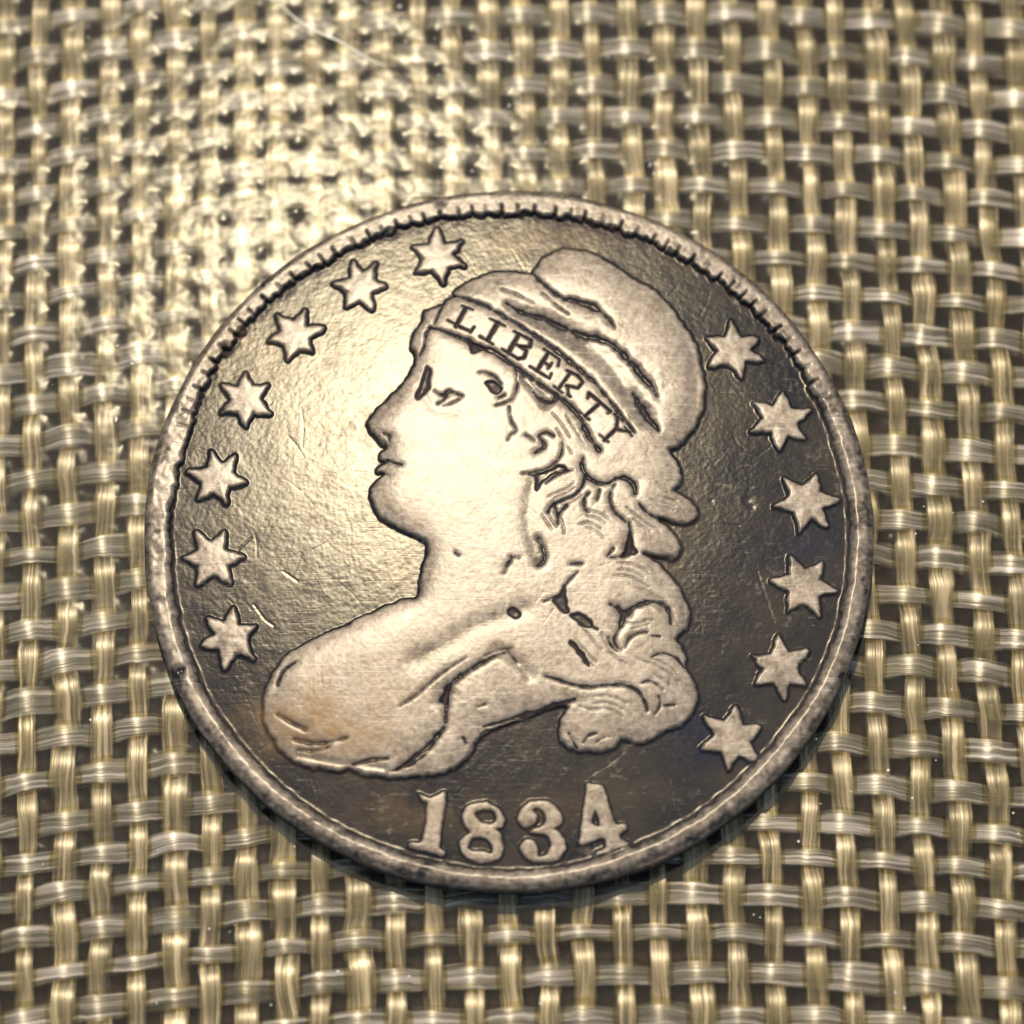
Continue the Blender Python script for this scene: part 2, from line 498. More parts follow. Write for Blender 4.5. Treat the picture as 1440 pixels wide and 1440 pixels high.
def seg_field(poly, maxd, widths=None):
    """distance (in measured units) to a polyline; with widths: distance / local half width"""
    D = np.full((NG, NG), 1e3, np.float32)
    for k in range(len(poly) - 1):
        a, b = poly[k], poly[k + 1]
        md = maxd * PX
        i0, i1 = np.searchsorted(ax, [min(a[0], b[0]) - md, max(a[0], b[0]) + md])
        j0, j1 = np.searchsorted(ax, [min(a[1], b[1]) - md, max(a[1], b[1]) + md])
        if i1 <= i0 or j1 <= j0: continue
        X = CX[j0:j1, i0:i1]; Y = CY[j0:j1, i0:i1]
        d = b - a; L2 = d @ d
        if L2 < 1e-14: continue
        t = np.clip(((X - a[0]) * d[0] + (Y - a[1]) * d[1]) / L2, 0, 1)
        dd = np.hypot(X - a[0] - t * d[0], Y - a[1] - t * d[1]) / PX
        if widths is not None: dd = dd / (widths[k] + (widths[k + 1] - widths[k]) * t)
        D[j0:j1, i0:i1] = np.minimum(D[j0:j1, i0:i1], dd)
    return D


def sdf(poly, maxd):
    D = seg_field(np.concatenate([poly, poly[:1]]), maxd)
    return np.where(inside(poly), D, -D)


def blur(a, sig):
    """gaussian blur, sigma in measured units"""
    s = sig * PX / STEP
    f = np.fft.fftfreq(NG)
    g = np.exp(-2 * (math.pi * f * s) ** 2)
    return np.fft.ifft2(np.fft.fft2(a) * g[:, None] * g[None, :]).real


def noise(sig, amp):
    n = blur(rng.normal(0, 1, (NG, NG)), sig)
    return amp * n / n.std()


BREAK = noise(7.0, 1.0)
EDGE_WOB = noise(3.0, 1.0)           # makes every outline a little uneven

# ---- portrait outline
OUT = [(607, 431), (597, 437), (592, 452), (583, 466), (580, 485), (586, 503), (577, 524), (564, 542), (547, 560), (530, 577), (522, 587), (519, 598), (526, 610),
       (536, 619), (545, 624), (546, 632), (537, 638), (538, 645), (546, 648), (536, 653), (532, 661), (540, 666), (533, 674), (525, 686), (523, 700), (528, 716),
       (540, 730), (558, 741), (580, 750), (597, 759), (601, 770), (597, 790), (592, 815), (590, 838),
       (565, 845), (540, 853), (515, 865), (477, 882), (440, 899), (410, 915), (390, 933), (377, 956), (371, 981), (371, 1005), (378, 1027), (391, 1047), (407, 1063), (430, 1074),
       (465, 1079), (495, 1080), (515, 1086), (560, 1091), (590, 1087), (615, 1086), (640, 1077), (657, 1062), (669, 1040), (677, 1033), (700, 1023), (740, 1008), (775, 997), (796, 994),
       (789, 1013), (787, 1035), (800, 1047), (822, 1054), (852, 1053), (867, 1046), (872, 1034), (887, 1040), (902, 1042), (930, 1029), (962, 1012), (977, 995), (982, 975),
       (975, 955), (963, 937), (964, 923), (961, 910), (951, 897), (963, 884), (969, 867), (966, 850), (957, 830), (945, 812), (930, 796), (915, 785), (905, 778), (930, 781),
       (950, 783), (957, 773), (950, 755), (938, 738), (924, 727), (950, 731), (974, 733), (981, 723), (975, 708), (960, 695), (947, 689), (953, 680), (956, 667), (950, 647), (940, 631),
       (952, 626), (967, 612), (980, 592), (986, 573), (989, 550), (987, 520), (979, 488), (963, 457), (942, 428), (920, 406), (890, 386), (860, 367), (835, 353), (807, 346), (782, 349), (762, 361), (753, 377),
       (750, 385), (725, 380), (700, 379), (675, 386), (652, 398), (637, 411), (622, 427)]
BUST = smooth(C(OUT), True, 4)
dB = sdf(BUST, 80)
dBw = dB + 0.7 * EDGE_WOB + 0.7 * BREAK
plateau = sstep(-4.2, 3.4, dBw)
in_bust = dB > -5.5
pillow = blur((dB > 0).astype(float), 26)
H = 8.0 * plateau + 5.0 * np.clip(pillow - 0.35, 0, 1) * plateau + 3.0 * np.clip(blur((dB > 0).astype(float), 10) - 0.5, 0, 1) * plateau
W = 0.90 * sstep(-3.0, 2.5, dBw)     # wear: the high flat parts are rubbed bright
SLOPE = plateau.copy()

# broad modelling
def broad(pts, width, depth, wear=0.0):
    global H, W
    p = smooth(C(pts), False, 5)
    D = seg_field(p, width * 2.2)
    g = np.exp(-(D / (0.62 * width)) ** 2) * (dB > -2)
    H = H - depth * g
    W = W - wear * g


def groove(pts, w, depth=4.0, taper=True, wear=0.8, clip=True):
    """pts along the cut, half width w (number or one per point)"""
    global H, W
    n = 5
    p = smooth(C(pts), False, n)
    m = len(pts)
    ws = np.asarray(w if np.ndim(w) else ([w] * m), float)
    if taper and not np.ndim(w):
        ws = ws * (0.45 + 0.55 * np.sin(np.pi * (np.arange(m) + 0.35) / (m - 0.3)))
    wd = np.interp(np.linspace(0, m - 1, len(p)), np.arange(m), ws)
    D = seg_field(p, ws.max() * 3.5 + 4, wd)
    D = (D + 0.2 * EDGE_WOB) * (1.12 + 0.11 * BREAK)
    g = np.clip(1 - D / 1.3, 0, 1)
    H = H - 0.8 * depth * g - 0.22 * depth * np.exp(-(D / 2.3) ** 2)
    W = W - 1.32 * wear * (1 - sstep(0.45, 1.05, D))


def patch(pts, depth=4.0, soft=3.0, wear=0.8):
    global H, W
    d = sdf(smooth(C(pts), True, 3), 14) + 0.8 * EDGE_WOB
    H = H - depth * sstep(-soft * 0.4, soft, d)
    W = W - 1.75 * wear * sstep(-1.5, 1.0, d)


# cap
broad([(728, 435), (770, 452), (810, 475), (850, 505), (880, 545), (905, 585)], 26, 2.4, 0.32)
groove([(752, 384), (762, 396), (777, 408), (795, 419), (818, 425), (840, 434), (856, 447), (864, 460)], [3, 3.5, 4, 6, 6, 5, 3, 1.5], 4.5)
groove([(764, 411), (776, 421), (788, 433), (800, 441)], 2.2, 2.0, wear=0.4)
groove([(706, 404), (725, 412), (750, 426)], 2.6, 1.6, wear=0.4)
groove([(712, 425), (737, 439), (765, 447), (792, 460), (820, 470), (847, 477), (870, 491), (890, 512), (908, 534), (924, 556)], [2, 4, 5, 6, 6.5, 6, 6, 7, 7, 4], 5.0, wear=0.7)
groove([(890, 553), (904, 575), (916, 592), (926, 606)], [4, 6.5, 5.5, 2], 5.0, wear=0.7)
broad([(965, 470), (978, 520), (975, 570)], 14, 1.8)
# headband edges
UP = [(632, 412), (645, 415), (675, 426), (712, 446), (737, 461), (775, 487), (812, 517), (840, 542), (865, 573), (892, 608)]
LO = [(603, 459), (612, 461), (632, 468), (662, 481), (700, 498), (726, 517), (762, 542), (795, 566), (817, 590), (826, 612), (842, 634)]
groove(UP, [2.2, 3.0, 4, 4.2, 4.2, 4.2, 4, 3.6, 3, 2.0], 4.0)
groove(LO, [1.6, 2.4, 3.0, 4.4, 4.6, 4.8, 4.8, 4.8, 4.6, 6.2, 4.2], 4.5)
groove([(622, 430), (617, 440), (611, 455)], 3.2, 4.0)
groove([(606, 460), (600, 468), (597, 485), (590, 500)], 2.2, 3.5)
patch([(656, 480), (668, 483), (690, 492), (676, 493), (664, 497), (661, 489)], 4.5)
groove([(724, 518), (727, 531), (727, 546), (722, 560), (712, 566), (697, 571)], 2.2, 3.0)
broad([(735, 532), (755, 552), (768, 570)], 10, 2.0, 0.35)
groove([(750, 552), (760, 562), (775, 567), (786, 560)], 3.0, 3.5)
groove([(776, 566), (781, 558)], 1.8, 3.0, taper=False)
# face
patch([(599, 515), (607, 519), (604, 530), (605, 544), (597, 556), (588, 561), (586, 552), (592, 538), (596, 526)], 3.0, 5, 0.74)
groove([(611, 550), (622, 556), (631, 550), (640, 553), (650, 557)], [1.6, 2.8, 3.4, 3.0, 1.8], 2.4, wear=0.75)
groove([(616, 568), (624, 563), (628, 556)], [1.6, 2.6, 2.0], 2.2, wear=0.7)
groove([(624, 571), (635, 568), (646, 562)], 2.0, 1.8, wear=0.6)
broad([(590, 545), (610, 575), (640, 580)], 12, 0.5, 0.0)
groove([(545, 646), (553, 650), (565, 654)], 2.2, 3.5, taper=False)
groove([(534, 664), (545, 667)], 2.5, 2.0, wear=0.5)
groove([(540, 609), (547, 612), (548, 622)], 2.4, 3.0, wear=0.6)
groove([(674, 524), (684, 524), (696, 530), (705, 541)], 2.2, 3.0)
patch([(681, 538), (690, 535), (700, 538), (706, 546), (702, 553), (694, 552), (686, 545)], 4.0, 2.5)
groove([(701, 560), (709, 556)], 2.2, 3.0, taper=False)
groove([(716, 572), (717, 585), (720, 595), (726, 606), (718, 612), (714, 620)], 1.7, 2.5)
groove([(740, 613), (751, 620)], 2.4, 2.6, wear=0.6)
groove([(778, 614), (768, 609), (758, 614), (764, 623), (765, 630), (752, 638)], [1.5, 2.5, 3.0, 3.5, 3.5, 2.5], 3.6)
groove([(791, 624), (789, 640), (779, 653), (763, 662), (735, 667)], 2.0, 3.0)
patch([(742, 668), (766, 663), (786, 653), (800, 664), (783, 668), (768, 675), (755, 690), (752, 672)], 3.0, 4, 0.55)
broad([(752, 676), (744, 706), (742, 738), (748, 765), (757, 788)], 17, 0.7, 0.55)  # shadow along neck and hair, mostly painted by lowering the wear value
groove([(757, 758), (764, 772), (766, 788), (756, 797)], 4.0, 3.0, wear=0.4)
groove([(720, 785), (714, 794), (709, 806)], 2.8, 3.0, wear=0.7)
groove([(718, 784), (730, 785)], 2.0, 2.5, taper=False)
groove([(640, 778), (645, 782)], 1.6, 2.0, taper=False)
# hair
groove([(806, 662), (793, 665), (780, 671), (768, 680)], 1.8, 2.8)
groove([(820, 644), (818, 655), (823, 668), (834, 676), (846, 681), (857, 679)], [2, 4.5, 4, 3.2, 3, 3], 4.0)
groove([(822, 672), (818, 686), (806, 698), (790, 705), (776, 712), (770, 722)], 2.4, 3.2)
groove([(779, 709), (784, 725), (784, 738)], 2.0, 3.0)
groove([(785, 724), (797, 712)], 2.0, 3.0, taper=False)
groove([(828, 694), (821, 704), (822, 716), (827, 721)], 2.2, 3.0)
groove([(843, 690), (839, 704)], 1.8, 2.4, taper=False)
groove([(855, 681), (866, 674), (879, 673), (890, 680), (893, 694)], [2, 3.5, 4.5, 5, 2.5], 4.2)
groove([(864, 682), (858, 695), (859, 710), (866, 722), (880, 735)], [2, 2.4, 3, 3, 1.8], 3.4)
groove([(884, 735), (886, 748), (884, 765), (880, 780)], [1.6, 2.6, 6, 4], 4.4)
patch([(886, 748), (891, 768), (898, 778), (880, 783), (874, 783), (882, 768)], 4.0, 3)
groove([(858, 785), (870, 784), (884, 781)], 1.8, 3.0)
groove([(854, 783), (862, 772)], 1.6, 2.2, taper=False)
groove([(899, 709), (908, 720), (922, 728)], 3.2, 4.0)
groove([(802, 794), (818, 793)], 2.5, 2.6, wear=0.6)
groove([(812, 805), (802, 815), (793, 826)], 1.7, 2.6)
patch([(794, 824), (797, 842), (801, 862), (790, 862), (778, 845), (786, 836)], 4.0, 4)
groove([(766, 846), (780, 840)], 1.8, 2.2, taper=False)
patch([(800, 866), (812, 861), (824, 867), (836, 880), (842, 887), (826, 883), (810, 876)], 3.4, 4, 0.7)
patch([(802, 902), (814, 910), (822, 920), (829, 938), (816, 926), (804, 910)], 3.6, 3)
groove([(857, 850), (868, 856), (880, 860), (895, 852), (912, 846), (928, 848), (940, 858), (943, 876)], [2, 5, 5.5, 4.5, 4.5, 4.5, 4.2, 2.0], 4.4)
groove([(876, 862), (873, 880), (864, 896), (866, 908), (873, 914)], [6, 3.6, 3.0, 3.0, 2], 4.0)
groove([(855, 896), (858, 906), (868, 915)], 2.5, 3.4)
groove([(879, 911), (884, 899), (896, 891), (910, 889)], 1.9, 2.8)
groove([(918, 894), (928, 895)], 1.4, 2.0, taper=False)
groove([(916, 924), (926, 919), (938, 919), (951, 925), (963, 938)], [1.2, 2, 2.4, 2.6, 2.2], 3.2)
groove([(765, 950), (782, 955), (800, 961), (828, 966), (852, 963), (876, 963), (895, 970), (905, 983), (910, 998)], [1.5, 2.4, 2.2, 2.6, 3, 3.2, 3.4, 3.2, 2], 3.6)
groove([(902, 960), (915, 957), (932, 969)], 2.2, 3.0)
groove([(926, 978), (928, 990), (921, 1003)], 2.2, 3.0)
groove([(934, 991), (948, 990)], 2.2, 3.0, taper=False)
groove([(820, 1043), (828, 1033), (838, 1030)], 2.4, 3.2)
groove([(839, 1042), (848, 1037), (858, 1035)], 2.2, 3.0)
groove([(800, 1030), (806, 1042), (812, 1050)], 2.4, 2.6)
groove([(846, 890), (852, 905), (862, 920), (880, 935)], 1.6, 1.2, wear=0.15)
broad([(905, 830), (930, 850), (950, 880)], 9, 1.2)
broad([(960, 800), (962, 850), (962, 910)], 9, 1.4, 0.2)
def locks(pts, offs, lo=0.15, hi=0.9, w=1.3, depth=1.0, wear=0.22):
    """fine worn hair lines running beside a curl"""
    p = smooth(np.asarray(pts, float), False, 6)
    t = np.gradient(p, axis=0); t /= np.linalg.norm(t, axis=1)[:, None]
    nn = np.stack([-t[:, 1], t[:, 0]], 1)
    for o in offs:
        a = lo + rng.uniform(0, 0.25); b = hi - rng.uniform(0, 0.25)
        i0, i1 = int(a * len(p)), int(b * len(p))
        q = (p + nn * o)[i0:i1:3]
        if len(q) > 2: groove([tuple(v) for v in q], w, depth, wear=wear)


locks([(822, 672), (818, 686), (806, 698), (790, 705), (776, 712), (770, 722)], (-7, 7, 13))
locks([(905, 700), (925, 705), (950, 712), (970, 718)], (-8, 0, 6))
locks([(866, 722), (885, 738), (910, 755), (940, 772)], (-16, -9, 6))
locks([(800, 735), (825, 728), (850, 738), (868, 758)], (-10, -2, 8, 15))
locks([(820, 815), (850, 800), (890, 800), (925, 822), (945, 850)], (-6, 4, 12))
locks([(876, 862), (890, 872), (912, 866), (930, 872)], (6, 12))
locks([(880, 925), (910, 935), (940, 950), (958, 975), (950, 1005)], (-12, -4, 8))
locks([(800, 975), (830, 985), (860, 985), (885, 1000), (890, 1020)], (-6, 4, 12))
locks([(770, 690), (775, 720), (790, 745), (780, 780)], (-4, 6, 14))
locks([(800, 870), (820, 900), (850, 930), (890, 950)], (-10, 8, 16))
locks([(760, 560), (790, 590), (812, 625), (835, 655)], (-8, 4, 14))
locks([(900, 640), (920, 655), (935, 675)], (-12, 0, 10))
# drapery
broad([(735, 858), (705, 870), (668, 882), (630, 905), (585, 928)], 24, 0.9, 0.36)
groove([(710, 918), (692, 925), (668, 938), (645, 953), (630, 968), (622, 985)], [1.4, 2.6, 3.6, 5.5, 7, 6], 4.4, wear=0.6)
groove([(628, 975), (628, 1000), (624, 1022), (608, 1042), (585, 1062), (558, 1080)], [6, 4.0, 5.5, 5.0, 3.4, 2.4], 4.2, wear=0.65)
groove([(655, 925), (630, 941), (605, 960), (585, 977), (563, 992)], [1.2, 2, 1.8, 2.2, 1.2], 2.6, wear=0.5)
groove([(391, 962), (395, 948), (403, 938), (416, 930)], [3.2, 4.5, 3, 1.6], 4.0)
groove([(390, 1003), (408, 1013), (429, 1024)], [2.2, 3, 3], 4.0)
groove([(414, 1037), (432, 1042), (455, 1043), (488, 1036)], [2.6, 4, 4, 1.5], 3.8)
groove([(418, 1052), (440, 1054), (462, 1049)], 3.2, 3.0, wear=0.5)
groove([(495, 1073), (518, 1067), (545, 1065)], [1.5, 4, 2.2], 3.6)
groove([(548, 1083), (575, 1074), (598, 1060)], [1.4, 3.4, 2.0], 3.6)
broad([(420, 1060), (470, 1070), (540, 1078)], 8, 1.6, 0.15)
broad([(700, 915), (725, 930), (745, 950)], 14, 1.4, 0.15)
patch([(718, 856), (728, 858), (732, 868), (722, 870), (714, 863)], 2.5, 3, 0.6)
groove([(681, 923), (700, 915), (720, 912)], 2.0, 2.4, wear=0.5)
groove([(714, 916), (726, 931)], 1.8, 2.2, taper=False, wear=0.5)
groove([(651, 1036), (655, 1044)], 2.6, 2.4, taper=False, wear=0.7)
groove([(674, 993), (682, 990)], 2.2, 2.2, taper=False, wear=0.6)
# the cut edge of the bust: a lower step under the drapery
groove([(680, 1021), (712, 1012), (745, 1002), (780, 991), (808, 983)], [2.4, 3, 4, 5, 3.0], 4.6)
patch([(682, 1026), (745, 1006), (790, 990), (798, 996), (742, 1010), (684, 1034)], 4.0, 2.5, 0.35)

# letters on the headband, struck into it
def cr5(p): return crop(580, 400, 4.5, p)
LET = {
    'L': [([(335, 150), (275, 262)], 12), ([(312, 128), (382, 156)], 5), ([(222, 222), (355, 292)], 5.5), ([(390, 268), (368, 300)], 7), ([(300, 268), (355, 290)], 7)],
    'I': [([(542, 240), (478, 350)], 12), ([(492, 214), (588, 262)], 5), ([(428, 328), (510, 380)], 5)],
    'B': [([(672, 318), (608, 432)], 11), ([(645, 296), (752, 352)], 6), ([(566, 410), (672, 474)], 6), ([(752, 352), (744, 396), (680, 392)], 9), ([(640, 372), (690, 398)], 6), ([(680, 392), (722, 420), (705, 466), (668, 472)], 9)],
    'E': [([(862, 432), (790, 546)], 9), ([(832, 408), (932, 474)], 5.5), ([(932, 474), (922, 518)], 6), ([(742, 520), (868, 598)], 5.5), ([(868, 598), (880, 566)], 5), ([(826, 490), (872, 520)], 5), ([(884, 498), (858, 534)], 4.5)],
    'R': [([(1000, 560), (925, 662)], 7), ([(978, 545), (1048, 578), (1078, 620), (1048, 658), (972, 642)], 6.5), ([(985, 650), (985, 702), (1000, 716)], 5.5), ([(895, 648), (950, 690)], 4)],
    'T': [([(1190, 752), (1092, 836)], 9), ([(1118, 690), (1256, 806)], 8), ([(1118, 690), (1110, 722)], 5), ([(1256, 806), (1238, 816)], 5), ([(1052, 806), (1118, 860)], 4)],
    'Y': [([(1285, 920), (1215, 990)], 9), ([(1300, 840), (1290, 920)], 8), ([(1290, 920), (1378, 936)], 7), ([(1278, 820), (1335, 868)], 4.5), ([(1345, 905), (1390, 962)], 4.5), ([(1185, 955), (1240, 1000)], 4)],
}
let_mask = {}
for ch, strokes in LET.items():
    D = np.full((NG, NG), 1e3)
    for pts, w in strokes:
        p = C(cr5(pts))
        D = np.minimum(D, seg_field(p, 12) - w / 4.5)
    g = 1 - sstep(-1.6, 1.0, D + 0.25 * EDGE_WOB)
    H = H - 4.5 * g
    W = W - 1.4 * (1 - sstep(-0.8, 0.8, D))
    let_mask[ch] = D < 1.0

W = np.clip(W, -0.5, 1)
H = np.where(in_bust, np.maximum(H, 0.0), 0.0)
W = np.where(in_bust, W, 0.0)

# ---- stars
def star_tips(x0, y0, s, c, tips):
    c = np.array(c, float); tips = np.array(tips, float)
    tips = tips[np.argsort(np.arctan2(tips[:, 1] - c[1], tips[:, 0] - c[0]))]
    pts = []
    for k in range(6):
        a, b = tips[k], tips[(k + 1) % 6]
        pts.append(a + (a - c) * 0.02)
        mid = (a + b) / 2 - c
        pts.append(c + mid * 0.60)
    return [(x0 + p[0] / s, y0 + p[1] / s) for p in pts]


STARS = [
    ((500, 240, 4), (462, 465), [(455, 315), (592, 378), (605, 512), (490, 612), (338, 550), (325, 408)]),
    ((180, 240, 4), (1305, 632), [(1268, 500), (1388, 505), (1435, 632), (1370, 762), (1228, 742), (1160, 612)]),
    ((180, 240, 4), (938, 905), [(990, 775), (1092, 866), (1032, 1002), (898, 1044), (795, 935), (842, 796)]),
    ((180, 240, 4), (656, 1268), [(655, 1125), (780, 1190), (785, 1345), (660, 1412), (525, 1342), (532, 1190)]),
    ((190, 600, 4), (462, 272), [(428, 128), (560, 148), (615, 300), (508, 412), (352, 386), (306, 234)]),
    ((190, 600, 4), (430, 722), [(594, 718), (497, 576), (346, 582), (272, 718), (350, 864), (532, 862)]),
    ((190, 600, 4), (528, 1172), [(549, 1008), (672, 1110), (656, 1282), (499, 1338), (376, 1210), (406, 1066)]),
    ((980, 420, 4), (216, 268), [(195, 112), (345, 205), (370, 326), (252, 422), (76, 362), (62, 208)]),
    ((980, 420, 4), (470, 670), [(486, 514), (630, 614), (602, 764), (470, 828), (310, 730), (332, 572)]),
    ((980, 420, 4), (618, 1130), [(672, 976), (795, 1110), (734, 1254), (584, 1288), (442, 1150), (496, 1000)]),
    ((980, 740, 3.692), (556, 292), [(652, 176), (720, 318), (637, 442), (478, 428), (400, 272), (488, 142)]),
    ((980, 740, 3.692), (432, 722), [(428, 562), (574, 636), (564, 804), (460, 880), (308, 802), (296, 663)]),
    ((980, 740, 3.692), (184, 1090), [(201, 930), (328, 1032), (312, 1194), (164, 1248), (36, 1140), (46, 978)]),
]
star_mask = []
for (cx0, cy0, s), c, tips in STARS:
    p = star_tips(cx0, cy0, s, c, tips)
    d = sdf(C(p), 30) + 0.7 * EDGE_WOB + 0.5 * BREAK
    hs = 6.2 * sstep(-5.5, 0.8, d) + 0.03 * np.clip(d, 0, 14)
    H = np.where(d > -16, np.maximum(H, 0) + hs, H)
    W = np.where(d > -7, np.maximum(W, (0.88 + 0.10 * BREAK) * sstep(-3.4, 0.6, d)), W)
    star_mask.append(d > -7.5)

# ---- date
D1 = [(195, 612), (215, 622), (250, 634), (290, 624), (335, 602), (342, 640), (326, 760), (310, 895), (318, 920), (336, 938), (325, 953), (250, 936), (150, 906), (148, 884), (185, 886), (210, 875), (224, 845), (236, 760), (248, 662), (215, 648)]
D8 = [(540, 662), (590, 666), (632, 688), (664, 725), (676, 765), (664, 795), (628, 810), (650, 835), (662, 875), (666, 925), (650, 965), (615, 988), (560, 996), (495, 984), (448, 950), (428, 905), (430, 872), (462, 848), (490, 825), (462, 795), (444, 755), (452, 712), (490, 676)]
D8a = [(510, 728), (530, 705), (570, 698), (612, 706), (636, 740), (628, 772), (590, 784), (545, 772)]
D8b = [(488, 868), (520, 852), (565, 858), (602, 885), (612, 920), (600, 946), (560, 934), (510, 938), (472, 915)]
D3 = [(755, 750), (762, 712), (788, 680), (828, 658), (872, 650), (925, 660), (972, 690), (1000, 738), (996, 778), (955, 806), (990, 836), (1014, 880), (1014, 930), (985, 972), (930, 992), (870, 992), (815, 976), (782, 945), (765, 908), (782, 878), (806, 863), (836, 876), (860, 905), (862, 938), (868, 964),
      (905, 956), (935, 925), (942, 885), (922, 850), (880, 832), (832, 832), (824, 822), (850, 806), (892, 790), (912, 755), (902, 712), (872, 690), (842, 694), (836, 712), (856, 738), (848, 772), (815, 796), (775, 788)]
D4 = [(1143, 568), (1165, 557), (1200, 562), (1232, 575), (1248, 630), (1272, 700), (1300, 780), (1352, 780), (1358, 812), (1325, 838), (1332, 865), (1380, 892), (1372, 915), (1330, 936), (1262, 952), (1208, 956), (1202, 936), (1245, 918), (1252, 888), (1240, 862), (1190, 868), (1108, 892), (1106, 850), (1122, 720)]
D4a = [(1184, 705), (1200, 722), (1222, 790), (1200, 796), (1168, 770)]
digit_mask = {}
def digit(ch, poly, holes=()):
    global H, W
    d = sdf(smooth(C(crop(540, 960, 4, poly)), True, 3), 20)
    for h in holes:
        d = np.minimum(d, -sdf(smooth(C(crop(540, 960, 4, h)), True, 3), 20))
    d = d + 0.5 * EDGE_WOB
    H = np.where(d > -6, np.maximum(H, 0) + 5.0 * sstep(-4.0, 1.2, d) + 0.04 * np.clip(d, 0, 8) , H)
    W = np.where(d > -6, np.maximum(W, 0.96 * sstep(-2.0, 0.8, d)), W)
    digit_mask[ch] = d > -5
digit('1', D1); digit('8', D8, (D8a, D8b)); digit('3', D3); digit('4', D4, (D4a,))

# ---- rim with worn denticles
ang = AN + 0.0
wob = 2.2 * np.sin(3 * ang + 1.1) + 1.6 * np.sin(5 * ang + 2.0) + 0.8 * np.sin(11 * ang)
low = sstep(-0.1, 0.6, np.sin(ang - math.radians(40) + math.pi * 1.0))     # lower right half: wider, flatter rim
rin = 475 + 0.8 * wob - 6 * np.sin(ang)
NT = 130
tooth = np.abs(((ang / (2 * math.pi) * NT + 0.35 + 0.22 * np.sin(7 * ang) + 0.11 * np.sin(23 * ang) + 0.08 * np.sin(41 * ang)) % 1.0) - 0.5) * 2     # 1 at the cuts
tid = np.floor((ang / (2 * math.pi) * NT + 0.35 + 0.22 * np.sin(7 * ang) + 0.11 * np.sin(23 * ang) + 0.08 * np.sin(41 * ang)) + 0.5).astype(int) % NT
deg = np.degrees(ang) % 360
tstr = sstep(8, 35, deg) * (1 - sstep(148, 168, deg))
tstr_id = np.array([0.55 + 0.45 * math.sin(k * 2.7 + 1) for k in range(NT)])
tcut = tstr * np.clip(tstr_id[tid] + 0.25, 0.25, 1.0)
upper = sstep(8, 40, deg) * (1 - sstep(165, 200, deg))
rinw = rin + (EDGE_WOB * 1.5 + 1.3 * BREAK) * (0.35 + 0.65 * upper) + tcut * 3.0 * sstep(0.6, 1.0, tooth) + 7 * tstr
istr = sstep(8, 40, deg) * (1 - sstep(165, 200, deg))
rim = sstep(0, 7.5 + 5 * (1 - istr), RR - rinw)
rim_h = 13.0 * rim - 6.0 * sstep(505, 513, RR) ** 1.3 - low * 1.5 * sstep(478, 512, RR)
cutp = sstep(0.78, 0.95, tooth) * sstep(rin - 2, rin + 4, RR) * (1 - sstep(rin + 20, rin + 28, RR)) * tcut
rim_h = rim_h - 5.5 * cutp
H = np.where(RR > rinw - 1, np.maximum(H, rim_h), H)
crest = np.exp(-((RR - (rinw + 9)) / 8.0) ** 2)
rimW = (0.68 + 0.18 * tstr + noise(2.2, 0.13) + noise(9, 0.14)) * rim * (1 - 0.45 * sstep(500, 510, RR)) * (1 - 0.85 * cutp) * (1 - 0.12 * low) + (0.25 + noise(4, 0.10)) * (1 - tstr) * crest
rim_shade = sstep(-9, -4, RR - rinw + EDGE_WOB) * (1 - sstep(3, 7, RR - rinw)) * istr  # shade inside the upper-left rim wall, put into the wear colour
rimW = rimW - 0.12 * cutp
W = np.where(RR > rinw - 1, np.clip(rimW, -0.5, 1), W) - 0.28 * rim_shade - 0.34 * np.clip(0.75 + BREAK, 0, 1.5) * (1 - istr) * sstep(-6, -1, RR - rinw) * (1 - sstep(1, 5, RR - rinw))

# knocks and pits on the rim, hairlines on the field
for (qx, qy, rad, dep) in [(619, 282, 5, 7), (316, 484, 6, 5), (1186, 945, 6, 5), (255, 940, 6, 4), (1150, 1030, 5, 3), (1052, 700, 5, 0.6), (1058, 708, 4, 0.5), (1001, 700, 2, 0.3)]:
    c = C([(qx, qy)])[0]
    d = np.hypot(CX - c[0], CY - c[1]) / PX
    H -= dep * np.exp(-(d / rad) ** 2); W = W - 0.5 * np.exp(-(d / rad) ** 2)
field_area = (~in_bust) & (RR < rin - 4)
for k in range(110):
    a = rng.uniform(0, 2 * math.pi); r = 470 * math.sqrt(rng.uniform(0, 1)); x = r * math.cos(a) * PX; y = r * math.sin(a) * PX
    th = rng.choice([math.radians(30), math.radians(40), math.radians(-60), math.radians(100)]) + rng.normal(0, 0.25)
    ln = rng.uniform(14, 60) * PX
    p = np.array([[x, y], [x + 0.5 * ln * math.cos(th), y + 0.5 * ln * math.sin(th)], [x + ln * math.cos(th + 0.1), y + ln * math.sin(th + 0.1)]])
    D = seg_field(p, 5); g = np.exp(-(D / 0.9) ** 2)
    H -= rng.uniform(0.03, 0.13) * g
    W = W + rng.uniform(0.08, 0.22) * g * np.where(in_bust, 0.2, 1.0)
for q in [[(356, 846), (372, 868), (384, 876)], [(327, 780), (336, 766), (352, 752)], [(398, 800), (418, 814)], [(1066, 800), (1090, 870)], [(1020, 733), (1040, 735)]]:
    D = seg_field(C(q), 6); g = np.exp(-(D / 1.3) ** 2); H -= 0.3 * g; W = W + 0.15 * g

